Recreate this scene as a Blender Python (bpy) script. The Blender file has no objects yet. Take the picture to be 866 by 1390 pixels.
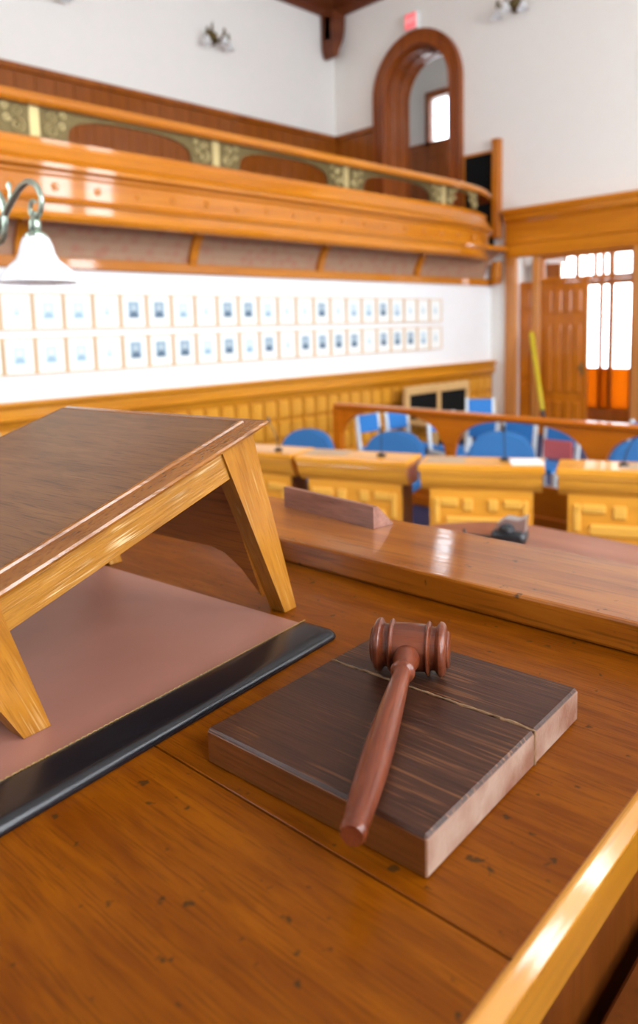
import bpy, bmesh, math, random
from mathutils import Vector, Matrix
random.seed(7)
SC = bpy.context.scene
COL = SC.collection
PI = math.pi

# ------------------------------------------------------------------ camera
YAW, PITCH, ROLL, FPX, PY, HCAM = .795, .1225, -.026, 1005., 570., 1.75
h = Vector((-math.sin(YAW), math.cos(YAW), 0)); r0 = Vector((math.cos(YAW), math.sin(YAW), 0)); up = Vector((0, 0, 1))
F = h*math.cos(PITCH) - up*math.sin(PITCH)
U0 = up*math.cos(PITCH) + h*math.sin(PITCH)
R = r0*math.cos(ROLL) + U0*math.sin(ROLL)
U = U0*math.cos(ROLL) - r0*math.sin(ROLL)
cam_d = bpy.data.cameras.new('camera')
cam = bpy.data.objects.new('camera', cam_d); COL.objects.link(cam)
cam.matrix_world = Matrix(((R.x, U.x, -F.x, 0), (R.y, U.y, -F.y, 0), (R.z, U.z, -F.z, HCAM), (0, 0, 0, 1)))
cam_d.sensor_width = 36; cam_d.sensor_fit = 'AUTO'
cam_d.lens = 36*FPX/1390
cam_d.shift_y = -(695 - PY)/1390
cam_d.clip_start = .02; cam_d.clip_end = 200
cam_d.dof.use_dof = True
cam_d.dof.focus_distance = .74
cam_d.dof.aperture_fstop = 4.5
SC.camera = cam

# ------------------------------------------------------------------ world, daylight, exposure
w = bpy.data.worlds.new('sky'); SC.world = w; w.use_nodes = True
bg = w.node_tree.nodes['Background']
bg.inputs[0].default_value = (.86, .93, 1, 1); bg.inputs[1].default_value = 10.0
vs = SC.view_settings
vs.view_transform = 'Standard'; vs.look = 'None'; vs.gamma = 1; vs.use_curve_mapping = False
vs.exposure = -0.22
try:
    SC.cycles.max_bounces = 8; SC.cycles.diffuse_bounces = 5; SC.cycles.glossy_bounces = 4
    SC.cycles.transparent_max_bounces = 8; SC.cycles.caustics_reflective = False; SC.cycles.caustics_refractive = False
    SC.cycles.use_denoising = True; SC.cycles.sample_clamp_indirect = 8
except Exception:
    pass
XR, YB, YF, XL, XG = 3.6, -3.2, 10.59, -6.72, -10.15       # right wall, rear wall, far wall, lower left wall, gallery rear wall
ZC = 7.95                                                   # ceiling
WIN_R = [(-.1, 1.5, 6.5), (2.7, 1.5, 6.5), (5.5, 1.5, 6.5), (8.3, 1.5, 6.5)]   # twin windows in the right wall: centre y, sill, head
WIN_B = [(-4.6, 1.9, 6.2)]                 # twin windows in the rear wall: centre x
LW, LS = .82, 1.04                                          # width of one light, spacing of a pair
def daylight(loc, rot, sx, sy, L):
    d = bpy.data.lights.new('daylight', 'AREA'); d.shape = 'RECTANGLE'; d.size = sx; d.size_y = sy
    d.energy = PI*sx*sy*L; d.color = (.93, .97, 1)
    o = bpy.data.objects.new('daylight', d); COL.objects.link(o); o.location = loc; o.rotation_euler = rot
for cy, z0, z1 in WIN_R:
    for s in (-.5, .5):
        daylight((XR + .32, cy + s*LS, (z0+z1)/2), (0, PI/2, 0), z1-z0, LW, 15.0)
for cx, z0, z1 in WIN_B:
    for s in (-.5, .5):
        daylight((cx + s*LS, YB - .32, (z0+z1)/2), (PI/2, 0, 0), LW, z1-z0, 9.0)

# ------------------------------------------------------------------ materials
def srgb(r, g, b):
    f = lambda c: ((c/255+.055)/1.055)**2.4 if c > 10 else c/255/12.92
    return (f(r), f(g), f(b), 1)
MATS = {}
def newmat(name):
    m = bpy.data.materials.new(name); m.use_nodes = True
    nt = m.node_tree; p = nt.nodes['Principled BSDF']; MATS[name] = m
    return m, nt, p
def plain(name, col, rough=.5, metal=0, coat=0, var=.08, vscale=6, bump=0, bscale=60, emit=None, es=0, spec=.5):
    m, nt, p = newmat(name)
    tc = nt.nodes.new('ShaderNodeTexCoord')
    n = nt.nodes.new('ShaderNodeTexNoise'); n.inputs['Scale'].default_value = vscale; n.inputs['Detail'].default_value = 4
    nt.links.new(tc.outputs['Object'], n.inputs['Vector'])
    mx = nt.nodes.new('ShaderNodeMix'); mx.data_type = 'RGBA'
    mx.inputs[6].default_value = tuple(c*(1-var) for c in col[:3]) + (1,)
    mx.inputs[7].default_value = tuple(min(1, c*(1+var)) for c in col[:3]) + (1,)
    nt.links.new(n.outputs['Fac'], mx.inputs[0]); nt.links.new(mx.outputs[2], p.inputs['Base Color'])
    p.inputs['Roughness'].default_value = rough; p.inputs['Metallic'].default_value = metal
    p.inputs['Coat Weight'].default_value = coat; p.inputs['Coat Roughness'].default_value = .12
    p.inputs['Specular IOR Level'].default_value = spec
    if bump:
        n2 = nt.nodes.new('ShaderNodeTexNoise'); n2.inputs['Scale'].default_value = bscale; n2.inputs['Detail'].default_value = 5
        nt.links.new(tc.outputs['Object'], n2.inputs['Vector'])
        b = nt.nodes.new('ShaderNodeBump'); b.inputs['Strength'].default_value = bump; b.inputs['Distance'].default_value = .004
        nt.links.new(n2.outputs['Fac'], b.inputs['Height']); nt.links.new(b.outputs['Normal'], p.inputs['Normal'])
    if emit:
        p.inputs['Emission Color'].default_value = emit; p.inputs['Emission Strength'].default_value = es
    return m
def wood(name, dark, light, axis='X', scale=14., stretch=12., rough=.35, coat=.35, pores=.35, bump=.12, spots=None, scratch=None, spec=.18, crough=.08):
    """Grained wood: noise stretched along the grain, dark pores, optional pits and pale scratches."""
    m, nt, p = newmat(name); N = nt.nodes.new; L = nt.links.new
    tc = N('ShaderNodeTexCoord'); mp = N('ShaderNodeMapping')
    sc = [scale]*3; sc['XYZ'.index(axis)] = scale/stretch
    mp.inputs['Scale'].default_value = sc
    L(tc.outputs['Object'], mp.inputs['Vector'])
    n = N('ShaderNodeTexNoise'); n.inputs['Scale'].default_value = 1; n.inputs['Detail'].default_value = 6; n.inputs['Roughness'].default_value = .6; n.inputs['Distortion'].default_value = .6
    L(mp.outputs['Vector'], n.inputs['Vector'])
    cr = N('ShaderNodeValToRGB'); cr.color_ramp.elements[0].position = .32; cr.color_ramp.elements[1].position = .68
    cr.color_ramp.elements[0].color = dark; cr.color_ramp.elements[1].color = light
    L(n.outputs['Fac'], cr.inputs['Fac'])
    mp2 = N('ShaderNodeMapping'); s2 = [scale*9]*3; s2['XYZ'.index(axis)] = scale*9/22.
    mp2.inputs['Scale'].default_value = s2; L(tc.outputs['Object'], mp2.inputs['Vector'])
    n2 = N('ShaderNodeTexNoise'); n2.inputs['Scale'].default_value = 1; n2.inputs['Detail'].default_value = 3
    L(mp2.outputs['Vector'], n2.inputs['Vector'])
    r2 = N('ShaderNodeMapRange'); r2.inputs[1].default_value = .52; r2.inputs[2].default_value = .68; r2.inputs[3].default_value = 0; r2.inputs[4].default_value = pores
    L(n2.outputs['Fac'], r2.inputs[0])
    mx = N('ShaderNodeMix'); mx.data_type = 'RGBA'; mx.inputs[7].default_value = tuple(c*.35 for c in dark[:3]) + (1,)
    L(r2.outputs[0], mx.inputs[0]); L(cr.outputs['Color'], mx.inputs[6]); out = mx.outputs[2]
    if spots:
        v = N('ShaderNodeTexNoise'); v.inputs['Scale'].default_value = spots; v.inputs['Detail'].default_value = 2
        L(tc.outputs['Object'], v.inputs['Vector'])
        rr = N('ShaderNodeMapRange'); rr.inputs[1].default_value = .68; rr.inputs[2].default_value = .74; rr.inputs[4].default_value = .75
        L(v.outputs['Fac'], rr.inputs[0])
        m2 = N('ShaderNodeMix'); m2.data_type = 'RGBA'; m2.inputs[7].default_value = (.02, .012, .004, 1)
        L(rr.outputs[0], m2.inputs[0]); L(out, m2.inputs[6]); out = m2.outputs[2]
    if scratch:
        mp3 = N('ShaderNodeMapping'); s3 = [scratch[0]]*3; s3['XYZ'.index(axis)] = scratch[0]/30.
        mp3.inputs['Scale'].default_value = s3; L(tc.outputs['Object'], mp3.inputs['Vector'])
        n3 = N('ShaderNodeTexNoise'); n3.inputs['Scale'].default_value = 1; n3.inputs['Detail'].default_value = 2
        L(mp3.outputs['Vector'], n3.inputs['Vector'])
        n4 = N('ShaderNodeTexNoise'); n4.inputs['Scale'].default_value = 14; L(tc.outputs['Object'], n4.inputs['Vector'])
        mm = N('ShaderNodeMath'); mm.operation = 'MULTIPLY'
        ra = N('ShaderNodeMapRange'); ra.inputs[1].default_value = .56; ra.inputs[2].default_value = .66; ra.inputs[4].default_value = scratch[2]; L(n3.outputs['Fac'], ra.inputs[0])
        rb = N('ShaderNodeMapRange'); rb.inputs[1].default_value = .42; rb.inputs[2].default_value = .6; L(n4.outputs['Fac'], rb.inputs[0])
        L(ra.outputs[0], mm.inputs[0]); L(rb.outputs[0], mm.inputs[1])
        m3 = N('ShaderNodeMix'); m3.data_type = 'RGBA'; m3.inputs[7].default_value = scratch[1]
        L(mm.outputs[0], m3.inputs[0]); L(out, m3.inputs[6]); out = m3.outputs[2]
    L(out, p.inputs['Base Color'])
    p.inputs['Roughness'].default_value = rough; p.inputs['Coat Weight'].default_value = coat; p.inputs['Coat Roughness'].default_value = crough
    p.inputs['Specular IOR Level'].default_value = spec
    b = N('ShaderNodeBump'); b.inputs['Strength'].default_value = bump; b.inputs['Distance'].default_value = .002
    L(n2.outputs['Fac'], b.inputs['Height']); L(b.outputs['Normal'], p.inputs['Normal'])
    L(b.outputs['Normal'], p.inputs['Coat Normal'])
    return m
def glass(name, tint=(1, 1, 1, 1), gloss=.08):
    m, nt, p = newmat(name); nt.nodes.remove(p)
    t = nt.nodes.new('ShaderNodeBsdfTransparent'); t.inputs[0].default_value = tint
    g = nt.nodes.new('ShaderNodeBsdfGlossy'); g.inputs['Roughness'].default_value = .03
    mx = nt.nodes.new('ShaderNodeMixShader'); mx.inputs[0].default_value = gloss
    nt.links.new(t.outputs[0], mx.inputs[1]); nt.links.new(g.outputs[0], mx.inputs[2])
    nt.links.new(mx.outputs[0], nt.nodes['Material Output'].inputs['Surface'])
    return m
M = {}
M['wall'] = plain('white_plaster_dimmed', (.74, .725, .70), .85, var=.02, bump=.1, bscale=30)  # greyer than the lower wall: weaker light up there put into the colour
M['wallfar'] = plain('warm_white_plaster', (.81, .785, .745), .85, var=.02, bump=.1, bscale=30)
M['walllow'] = plain('white_plaster_lower_lit', (.85, .86, .87), .8, var=.02)  # same plaster, paler: stronger window light put into the colour
M['ceil'] = plain('cream_plaster', (.75, .72, .66), .9, var=.02)
M['carpet'] = plain('blue_carpet', (.035, .035, .11), .95, var=.4, vscale=90, bump=.4, bscale=300)
M['gal'] = wood('gallery_oak', (.44, .13, .004, 1), (.62, .215, .009, 1), 'Y', 5, 14, .35, .9, pores=.2, bump=.02, crough=.05)
M['galz'] = wood('gallery_oak_upright', (.40, .11, .004, 1), (.56, .18, .008, 1), 'Z', 6, 12, .35, .4, pores=.2, bump=.03)
M['galx'] = wood('far_wall_oak', (.44, .13, .004, 1), (.62, .215, .009, 1), 'X', 5, 14, .35, .4, pores=.2, bump=.03)
M['dark'] = wood('dark_wainscot', (.20, .05, .004, 1), (.32, .09, .008, 1), 'Z', 6, 12, .35, .4, pores=.2, bump=.03)
M['arch'] = wood('arch_mahogany', (.19, .042, .008, 1), (.32, .085, .014, 1), 'Z', 5, 9, .35, .4, pores=.2, bump=.03)
M['cornice'] = wood('ceiling_walnut', (.10, .022, .008, 1), (.17, .045, .014, 1), 'Y', 5, 12, .4, .3, pores=.2, bump=.03)
M['wains'] = wood('wainscot_oak', (.46, .16, .007, 1), (.64, .26, .016, 1), 'Y', 5, 12, .35, .4, pores=.2, bump=.03)
M['wainp'] = wood('wainscot_panel_oak', (.56, .23, .018, 1), (.72, .33, .035, 1), 'Z', 7, 10, .35, .4, pores=.15, bump=.03)
M['door'] = wood('door_oak', (.40, .105, .004, 1), (.56, .165, .007, 1), 'Z', 6, 12, .35, .4, pores=.2, bump=.03)
M['pil'] = wood('pilaster_oak', (.48, .17, .035, 1), (.64, .27, .07, 1), 'Z', 6, 12, .35, .4, pores=.2, bump=.03)
M['rail'] = wood('rail_oak', (.48, .115, .003, 1), (.60, .165, .005, 1), 'X', 6, 12, .35, .4, pores=.2, bump=.03)
M['cdesk'] = wood('counsel_desk_oak', (.68, .27, .02, 1), (.84, .38, .045, 1), 'X', 6, 12, .35, .4, pores=.15, bump=.03)
M['cdeskp'] = wood('counsel_desk_panel_oak', (.74, .35, .045, 1), (.88, .47, .085, 1), 'X', 7, 10, .35, .4, pores=.15, bump=.03)
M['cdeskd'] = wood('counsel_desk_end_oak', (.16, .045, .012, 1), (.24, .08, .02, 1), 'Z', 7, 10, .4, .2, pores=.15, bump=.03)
M['clerk'] = wood('clerk_table_mahogany', (.22, .06, .022, 1), (.34, .11, .045, 1), 'X', 9, 12, .3, .5, pores=.2, bump=.03)
M['desk'] = wood('bench_desktop_oak', (.12, .026, .0003, 1), (.20, .053, .0006, 1), 'X', 60, 7, .38, .14, pores=.45, bump=.10, spots=75, spec=.08, crough=.15)
M['edge'] = wood('bench_nosing_oak', (.30, .11, .005, 1), (.42, .175, .014, 1), 'Y', 20, 12, .3, 1.0, pores=.3, bump=.06)
M['ledge'] = wood('bench_ledge_oak', (.22, .058, .003, 1), (.36, .115, .008, 1), 'X', 24, 10, .3, .9, pores=.5, bump=.10, spots=60, crough=.07)
M['bench'] = wood('bench_body_oak', (.085, .02, .002, 1), (.14, .036, .004, 1), 'Z', 10, 10, .4, .3, pores=.3)
M['board'] = wood('lectern_board_oak', (.11, .042, .012, 1), (.18, .075, .022, 1), 'X', 60, 9, .36, .4, pores=.6, bump=.08, crough=.14)
M['moulding'] = wood('lectern_moulding_oak', (.16, .05, .005, 1), (.26, .09, .010, 1), 'Y', 50, 9, .22, .8, pores=.5, bump=.15)
M['lrail'] = wood('lectern_rail_oak', (.25, .098, .010, 1), (.36, .155, .020, 1), 'Y', 60, 7, .4, .3, pores=.35, bump=.3, scratch=(420, (.72, .54, .30, 1), .6))
M['lleg'] = wood('lectern_leg_oak', (.25, .092, .008, 1), (.37, .15, .016, 1), 'Z', 60, 7, .4, .3, pores=.35, bump=.2, scratch=(260, (.65, .45, .2, 1), .3))
M['lapron'] = wood('lectern_apron_oak', (.20, .06, .007, 1), (.30, .10, .012, 1), 'X', 30, 8, .4, .3, pores=.4)
M['gavel'] = wood('gavel_wood', (.085, .017, .006, 1), (.17, .040, .014, 1), 'X', 60, 7, .32, .5, pores=.35, bump=.1)
M['gavelh'] = wood('gavel_handle_wood', (.095, .018, .006, 1), (.175, .040, .014, 1), 'Y', 60, 7, .32, .5, pores=.35, bump=.1)
M['plate'] = wood('nameplate_walnut', (.18, .075, .05, 1), (.30, .14, .10, 1), 'X', 50, 10, .35, .4, pores=.5)
M['bronze'] = plain('bronze', (.13, .09, .03), .5, .6, var=.8, vscale=45, bump=.2)
M['goldpost'] = plain('pale_gilt', (.46, .36, .16), .4, .5, var=.1)
M['patina'] = plain('green_bronze', (.33, .40, .33), .3, .85, var=.2, vscale=30)
M['milk'] = None
M['steel'] = plain('steel', (.6, .62, .65), .3, .9)
M['black'] = plain('black_plastic', (.012, .013, .016), .35)
M['blackcloth'] = plain('black_cloth', (.008, .008, .008), .9, spec=.1)
M['blue'] = plain('blue_fabric', (.020, .125, .33), .8, var=.15, vscale=300, bump=.2, bscale=400)
M['bluelight'] = plain('bright_blue_fabric', (.016, .17, .50), .7, var=.12, vscale=200)
M['frame'] = plain('pale_grey_paint', (.62, .66, .68), .4)
M['oakpale'] = wood('pale_bench_wood', (.55, .33, .13, 1), (.68, .44, .2, 1), 'Y', 9, 10, .4, .2, pores=.2)
M['red'] = plain('red_cloth', (.62, .13, .13), .8)
M['paper'] = plain('white_paper', (.85, .85, .88), .8, var=.02)
M['tan'] = plain('tan_card', (.48, .34, .22), .7, var=.06)
M['cream'] = plain('cream_cloth', (.85, .78, .6), .8)
M['yellow'] = plain('yellow_plastic', (.60, .45, .008), .4)
M['fframe'] = plain('light_oak_frame', (.66, .42, .2), .45)
M['mat'] = plain('white_mat', (.86, .88, .86), .8, var=.02)
M['soffit'] = None
M['glass'] = glass('clear_glass')
def curtain():
    m, nt, p = newmat('orange_curtain'); p.inputs['Base Color'].default_value = (.5, .17, .02, 1); p.inputs['Roughness'].default_value = .9
    t = nt.nodes.new('ShaderNodeBsdfTranslucent'); t.inputs[0].default_value = (.62, .27, .02, 1)
    mx = nt.nodes.new('ShaderNodeMixShader'); mx.inputs[0].default_value = .7
    nt.links.new(p.outputs[0], mx.inputs[1]); nt.links.new(t.outputs[0], mx.inputs[2]); nt.links.new(mx.outputs[0], nt.nodes['Material Output'].inputs['Surface'])
    return m
M['curtain'] = curtain()
M['leather'] = plain('black_leather', (.006, .006, .008), .24, coat=.0, var=.2, vscale=200, bump=.03, bscale=500, spec=.45)
M['pad'] = plain('brown_leather_pad', (.29, .125, .09), .42, var=.10, vscale=18, bump=.05, bscale=700, spec=.5)
M['thread'] = plain('gold_thread', (.26, .15, .035), .6, bump=.3, bscale=900)
M['exit'] = plain('exit_face', (.8, .15, .16), .4, emit=(1, .16, .18, 1), es=.75)
M['exitlet'] = plain('exit_letters', (.9, .5, .5), .4, emit=(1, .4, .4, 1), es=.8)
M['white'] = plain('white_metal', (.75, .75, .75), .4)
def milk():
    m, nt, p = newmat('milk_glass')
    p.inputs['Base Color'].default_value = (.93, .95, .97, 1); p.inputs['Roughness'].default_value = .2
    t = nt.nodes.new('ShaderNodeBsdfTranslucent'); t.inputs[0].default_value = (.93, .95, .97, 1)
    mx = nt.nodes.new('ShaderNodeMixShader'); mx.inputs[0].default_value = .45
    nt.links.new(p.outputs[0], mx.inputs[1]); nt.links.new(t.outputs[0], mx.inputs[2])
    nt.links.new(mx.outputs[0], nt.nodes['Material Output'].inputs['Surface'])
    return m
M['milk'] = milk()
def soffit():
    m, nt, p = newmat('stencilled_plaster'); N = nt.nodes.new; L = nt.links.new
    tc = N('ShaderNodeTexCoord'); n = N('ShaderNodeTexVoronoi'); n.inputs['Scale'].default_value = 9
    L(tc.outputs['Object'], n.inputs['Vector'])
    cr = N('ShaderNodeValToRGB'); cr.color_ramp.elements[0].color = (.36, .16, .10, 1); cr.color_ramp.elements[1].color = (.37, .22, .135, 1)
    cr.color_ramp.elements[0].position = .15; cr.color_ramp.elements[1].position = .6
    L(n.outputs['Distance'], cr.inputs['Fac']); L(cr.outputs['Color'], p.inputs['Base Color']); p.inputs['Roughness'].default_value = .8
    return m
M['soffit'] = soffit()
def portrait(name, back, coat_c, face):
    """Head-and-shoulders print: an ellipse of light for the head, a dark coat below."""
    m, nt, p = newmat(name); N = nt.nodes.new; L = nt.links.new
    tc = N('ShaderNodeTexCoord'); sx = N('ShaderNodeSeparateXYZ'); L(tc.outputs['Generated'], sx.inputs[0])
    def sdf(cy, cz, ry, rz):
        a = N('ShaderNodeMath'); a.operation = 'SUBTRACT'; L(sx.outputs['Y'], a.inputs[0]); a.inputs[1].default_value = cy
        b = N('ShaderNodeMath'); b.operation = 'DIVIDE'; L(a.outputs[0], b.inputs[0]); b.inputs[1].default_value = ry
        c = N('ShaderNodeMath'); c.operation = 'POWER'; L(b.outputs[0], c.inputs[0]); c.inputs[1].default_value = 2
        d = N('ShaderNodeMath'); d.operation = 'SUBTRACT'; L(sx.outputs['Z'], d.inputs[0]); d.inputs[1].default_value = cz
        e = N('ShaderNodeMath'); e.operation = 'DIVIDE'; L(d.outputs[0], e.inputs[0]); e.inputs[1].default_value = rz
        f = N('ShaderNodeMath'); f.operation = 'POWER'; L(e.outputs[0], f.inputs[0]); f.inputs[1].default_value = 2
        g = N('ShaderNodeMath'); g.operation = 'ADD'; L(c.outputs[0], g.inputs[0]); L(f.outputs[0], g.inputs[1])
        k = N('ShaderNodeMapRange'); k.inputs[1].default_value = .85; k.inputs[2].default_value = 1.15; k.inputs[3].default_value = 1; k.inputs[4].default_value = 0
        L(g.outputs[0], k.inputs[0]); return k.outputs[0]
    m1 = N('ShaderNodeMix'); m1.data_type = 'RGBA'; m1.inputs[6].default_value = back; m1.inputs[7].default_value = coat_c; L(sdf(.5, 0, .42, .45), m1.inputs[0])
    m2 = N('ShaderNodeMix'); m2.data_type = 'RGBA'; m2.inputs[7].default_value = face; L(sdf(.5, .6, .17, .2), m2.inputs[0]); L(m1.outputs[2], m2.inputs[6])
    L(m2.outputs[2], p.inputs['Base Color']); p.inputs['Roughness'].default_value = .5
    return m
M['ph_dark'] = portrait('dark_portrait', (.30, .42, .52, 1), (.09, .15, .22, 1), (.5, .58, .62, 1))
M['ph_mid'] = portrait('mid_portrait', (.58, .72, .80, 1), (.32, .47, .58, 1), (.7, .76, .78, 1))
M['ph_pale'] = portrait('pale_portrait', (.66, .77, .80, 1), (.44, .58, .64, 1), (.6, .7, .74, 1))

# ------------------------------------------------------------------ mesh helpers
class B:
    def __init__(s): s.bm = bmesh.new()
    def box(s, x0, x1, y0, y1, z0, z1, bev=0, seg=1):
        mat = Matrix.Translation(((x0+x1)/2, (y0+y1)/2, (z0+z1)/2)) @ Matrix.Diagonal((abs(x1-x0), abs(y1-y0), abs(z1-z0), 1))
        vs = bmesh.ops.create_cube(s.bm, size=1, matrix=mat)['verts']
        if bev:
            es = list({e for v in vs for e in v.link_edges})
            bmesh.ops.bevel(s.bm, geom=es, offset=bev, segments=seg, affect='EDGES', profile=.5)
        return s
    def obox(s, mtx, sx, sy, sz, bev=0, seg=1):
        vs = bmesh.ops.create_cube(s.bm, size=1, matrix=mtx @ Matrix.Diagonal((sx, sy, sz, 1)))['verts']
        if bev:
            es = list({e for v in vs for e in v.link_edges})
            bmesh.ops.bevel(s.bm, geom=es, offset=bev, segments=seg, affect='EDGES', profile=.5)
        return s
    def prism(s, pts, axis, a0, a1):
        """Polygon (two coordinates) extruded along an axis: X -> pts (y,z), Y -> (x,z), Z -> (x,y)."""
        def P(p, a):
            return {'X': (a, p[0], p[1]), 'Y': (p[0], a, p[1]), 'Z': (p[0], p[1], a)}[axis]
        lo = [s.bm.verts.new(P(p, a0)) for p in pts]; hi = [s.bm.verts.new(P(p, a1)) for p in pts]
        s.bm.faces.new(lo); s.bm.faces.new(hi[::-1])
        n = len(pts)
        for i in range(n): s.bm.faces.new((lo[i], hi[i], hi[(i+1) % n], lo[(i+1) % n]))
        return s
    def sweep(s, prof, path):
        """Closed profile (n,z) carried along a plan path; n is measured to the right-hand normal (towards +X when going +Y)."""
        rings = []
        for i, p in enumerate(path):
            a = Vector(path[max(i-1, 0)]); b = Vector(path[min(i+1, len(path)-1)]); t = (b-a).normalized(); nn = Vector((t.y, -t.x))
            rings.append([s.bm.verts.new((p[0]+nn.x*q[0], p[1]+nn.y*q[0], q[1])) for q in prof])
        m = len(prof)
        for a, b in zip(rings, rings[1:]):
            for i in range(m): s.bm.faces.new((a[i], b[i], b[(i+1) % m], a[(i+1) % m]))
        s.bm.faces.new(rings[0]); s.bm.faces.new(rings[-1][::-1])
        return s
    def tube(s, path, rad, seg=8, closed=False):
        path = [Vector(p) for p in path]; n = len(path)
        rads = rad if isinstance(rad, (list, tuple)) else [rad]*n
        rings = []; prev = None
        for i, p in enumerate(path):
            if closed: t = path[(i+1) % n] - path[i-1]
            else: t = path[min(i+1, n-1)] - path[max(i-1, 0)]
            t.normalize()
            if prev is None:
                ref = Vector((0, 0, 1)) if abs(t.z) < .9 else Vector((1, 0, 0)); a = t.cross(ref).normalized()
            else: a = (prev - t*prev.dot(t)).normalized()
            prev = a; b = t.cross(a)
            rings.append([s.bm.verts.new(p + (a*math.cos(2*PI*k/seg) + b*math.sin(2*PI*k/seg))*rads[i]) for k in range(seg)])
        prs = list(zip(rings, rings[1:])) + ([(rings[-1], rings[0])] if closed else [])
        for a, b in prs:
            for k in range(seg): s.bm.faces.new((a[k], a[(k+1) % seg], b[(k+1) % seg], b[k]))
        if not closed:
            s.bm.faces.new(rings[0][::-1]); s.bm.faces.new(rings[-1])
        return s
    def lathe(s, prof, mtx=None, seg=24, close=True):
        """(r, z) profile turned about local Z, placed by mtx."""
        mtx = mtx or Matrix.Identity(4); rings = []
        for r, z in prof:
            rings.append([s.bm.verts.new(mtx @ Vector((max(r, 1e-5)*math.cos(2*PI*k/seg), max(r, 1e-5)*math.sin(2*PI*k/seg), z))) for k in range(seg)])
        for a, b in zip(rings, rings[1:]):
            for k in range(seg): s.bm.faces.new((a[k], a[(k+1) % seg], b[(k+1) % seg], b[k]))
        if close:
            s.bm.faces.new(rings[0][::-1]); s.bm.faces.new(rings[-1])
        return s
    def mesh(s, name, mat, smooth=False):
        bmesh.ops.recalc_face_normals(s.bm, faces=s.bm.faces)
        me = bpy.data.meshes.new(name); s.bm.to_mesh(me); s.bm.free()
        me.materials.append(M[mat] if isinstance(mat, str) else mat)
        if smooth:
            for p in me.polygons: p.use_smooth = True
            try: me.set_sharp_from_angle(angle=math.radians(38))
            except Exception: pass
        return me
    def build(s, name, mat, parent=None, smooth=False):
        return obj(name, s.mesh(name, mat, smooth), parent)
def smooth(pts, n=5):
    out = []; P = [Vector(p) for p in pts]
    for i in range(len(P)-1):
        a, b, c, d = P[max(i-1, 0)], P[i], P[i+1], P[min(i+2, len(P)-1)]
        for k in range(n):
            t = k/n
            out.append(.5*((2*b) + (c-a)*t + (2*a-5*b+4*c-d)*t*t + (3*b-a-3*c+d)*t**3))
    return out + [P[-1]]
def obj(name, me, parent=None, loc=None, rz=0):
    o = bpy.data.objects.new(name, me); COL.objects.link(o); o.parent = parent
    if loc is not None: o.location = loc
    if rz: o.rotation_euler.z = rz
    return o
def tag(o, label, cat, group=None):
    o['label'] = label; o['category'] = cat
    if group: o['group'] = group
    return o
def thing(name, label, cat, loc=(0, 0, 0), rz=0, group=None):
    o = bpy.data.objects.new(name, None); COL.objects.link(o); o.location = loc; o.rotation_euler = (0, 0, rz); o.empty_display_size = .1
    return tag(o, label, cat, group)
def struct(o, label=None):
    o['kind'] = 'structure'
    if label: o['label'] = label
    return o
def copy_tree(o, parent=None):
    c = o.copy(); COL.objects.link(c); c.parent = parent
    for ch in list(o.children): copy_tree(ch, c)
    return c
def arc(cx, cy, r, a0, a1, n, ry=None):
    ry = ry or r
    return [(cx + r*math.cos(a0+(a1-a0)*i/n), cy + ry*math.sin(a0+(a1-a0)*i/n)) for i in range(n+1)]

# ------------------------------------------------------------------ the room
struct(B().box(XG-.2, XR+.2, YB-.2, YF+.2, -.1, 0).build('floor', 'carpet'), 'dark blue carpeted courtroom floor')
struct(B().box(XG-.2, XR+.2, YB-.2, YF+.2, ZC, ZC+.15).build('ceiling', 'ceil'), 'high cream plaster ceiling')
struct(B().box(XL-.2, XL, YB, YF, 0, 2.88).build('wall_left', 'walllow'), 'white wall under the gallery hung with framed portraits')
struct(B().box(XG-.2, XG, YB-.2, YF+.2, 2.9, ZC).build('wall_gallery', 'wall'), 'white wall at the rear of the gallery')
struct(B().box(XG, XL+.36, YB, YF, 2.885, 2.95).build('floor_gallery', 'galx'), 'wooden gallery floor')
# right wall with twin windows
def wall_with_windows(name, along, fixed, thick, a0, a1, wins, label):
    b = B(); cuts = []
    for c, z0, z1 in wins:
        for s in (-.5, .5): cuts.append((c+s*LS-LW/2, c+s*LS+LW/2, z0, z1))
    cuts.sort(); cur = a0
    def bx(u0, u1, z0, z1):
        if u1-u0 < 1e-4: return
        if along == 'Y': b.box(fixed, fixed+thick, u0, u1, z0, z1)
        else: b.box(u0, u1, fixed-thick, fixed, z0, z1)
    for u0, u1, z0, z1 in cuts:
        bx(cur, u0, 0, ZC); bx(u0, u1, 0, z0); bx(u0, u1, z1, ZC); cur = u1
    bx(cur, a1, 0, ZC)
    struct(b.build(name, 'wall'), label)
    k = 1 if along == 'Y' else len(WIN_R)*2+1
    for u0, u1, z0, z1 in cuts:
        b = B(); t = .05
        def bar(p0, p1, q0, q1):
            if along == 'Y': b.box(fixed+.1, fixed+.16, p0, p1, q0, q1)
            else: b.box(p0, p1, fixed-.16, fixed-.1, q0, q1)
        bar(u0, u0+t, z0, z1); bar(u1-t, u1, z0, z1); bar(u0, u1, z0, z0+t); bar(u0, u1, z1-t, z1); bar(u0, u1, (z0+z1)/2-.04, (z0+z1)/2+.04)
        f = struct(b.build('window_%d' % k, 'dark'), 'tall narrow sash window in a dark wooden frame'); k += 1
        for q0, q1 in ((z0+t, (z0+z1)/2-.04), ((z0+z1)/2+.04, z1-t)):
            g = B()
            if along == 'Y': g.box(fixed+.128, fixed+.132, u0+t, u1-t, q0, q1)
            else: g.box(u0+t, u1-t, fixed-.132, fixed-.128, q0, q1)
            g.build('pane', 'glass', f)
wall_with_windows('wall_right', 'Y', XR, .22, YB-.2, YF+.2, WIN_R, 'white wall with tall twin windows')
wall_with_windows('wall_rear', 'X', YB, .22, XG-.2, XR, WIN_B, 'white wall with windows behind the bench')
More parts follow.
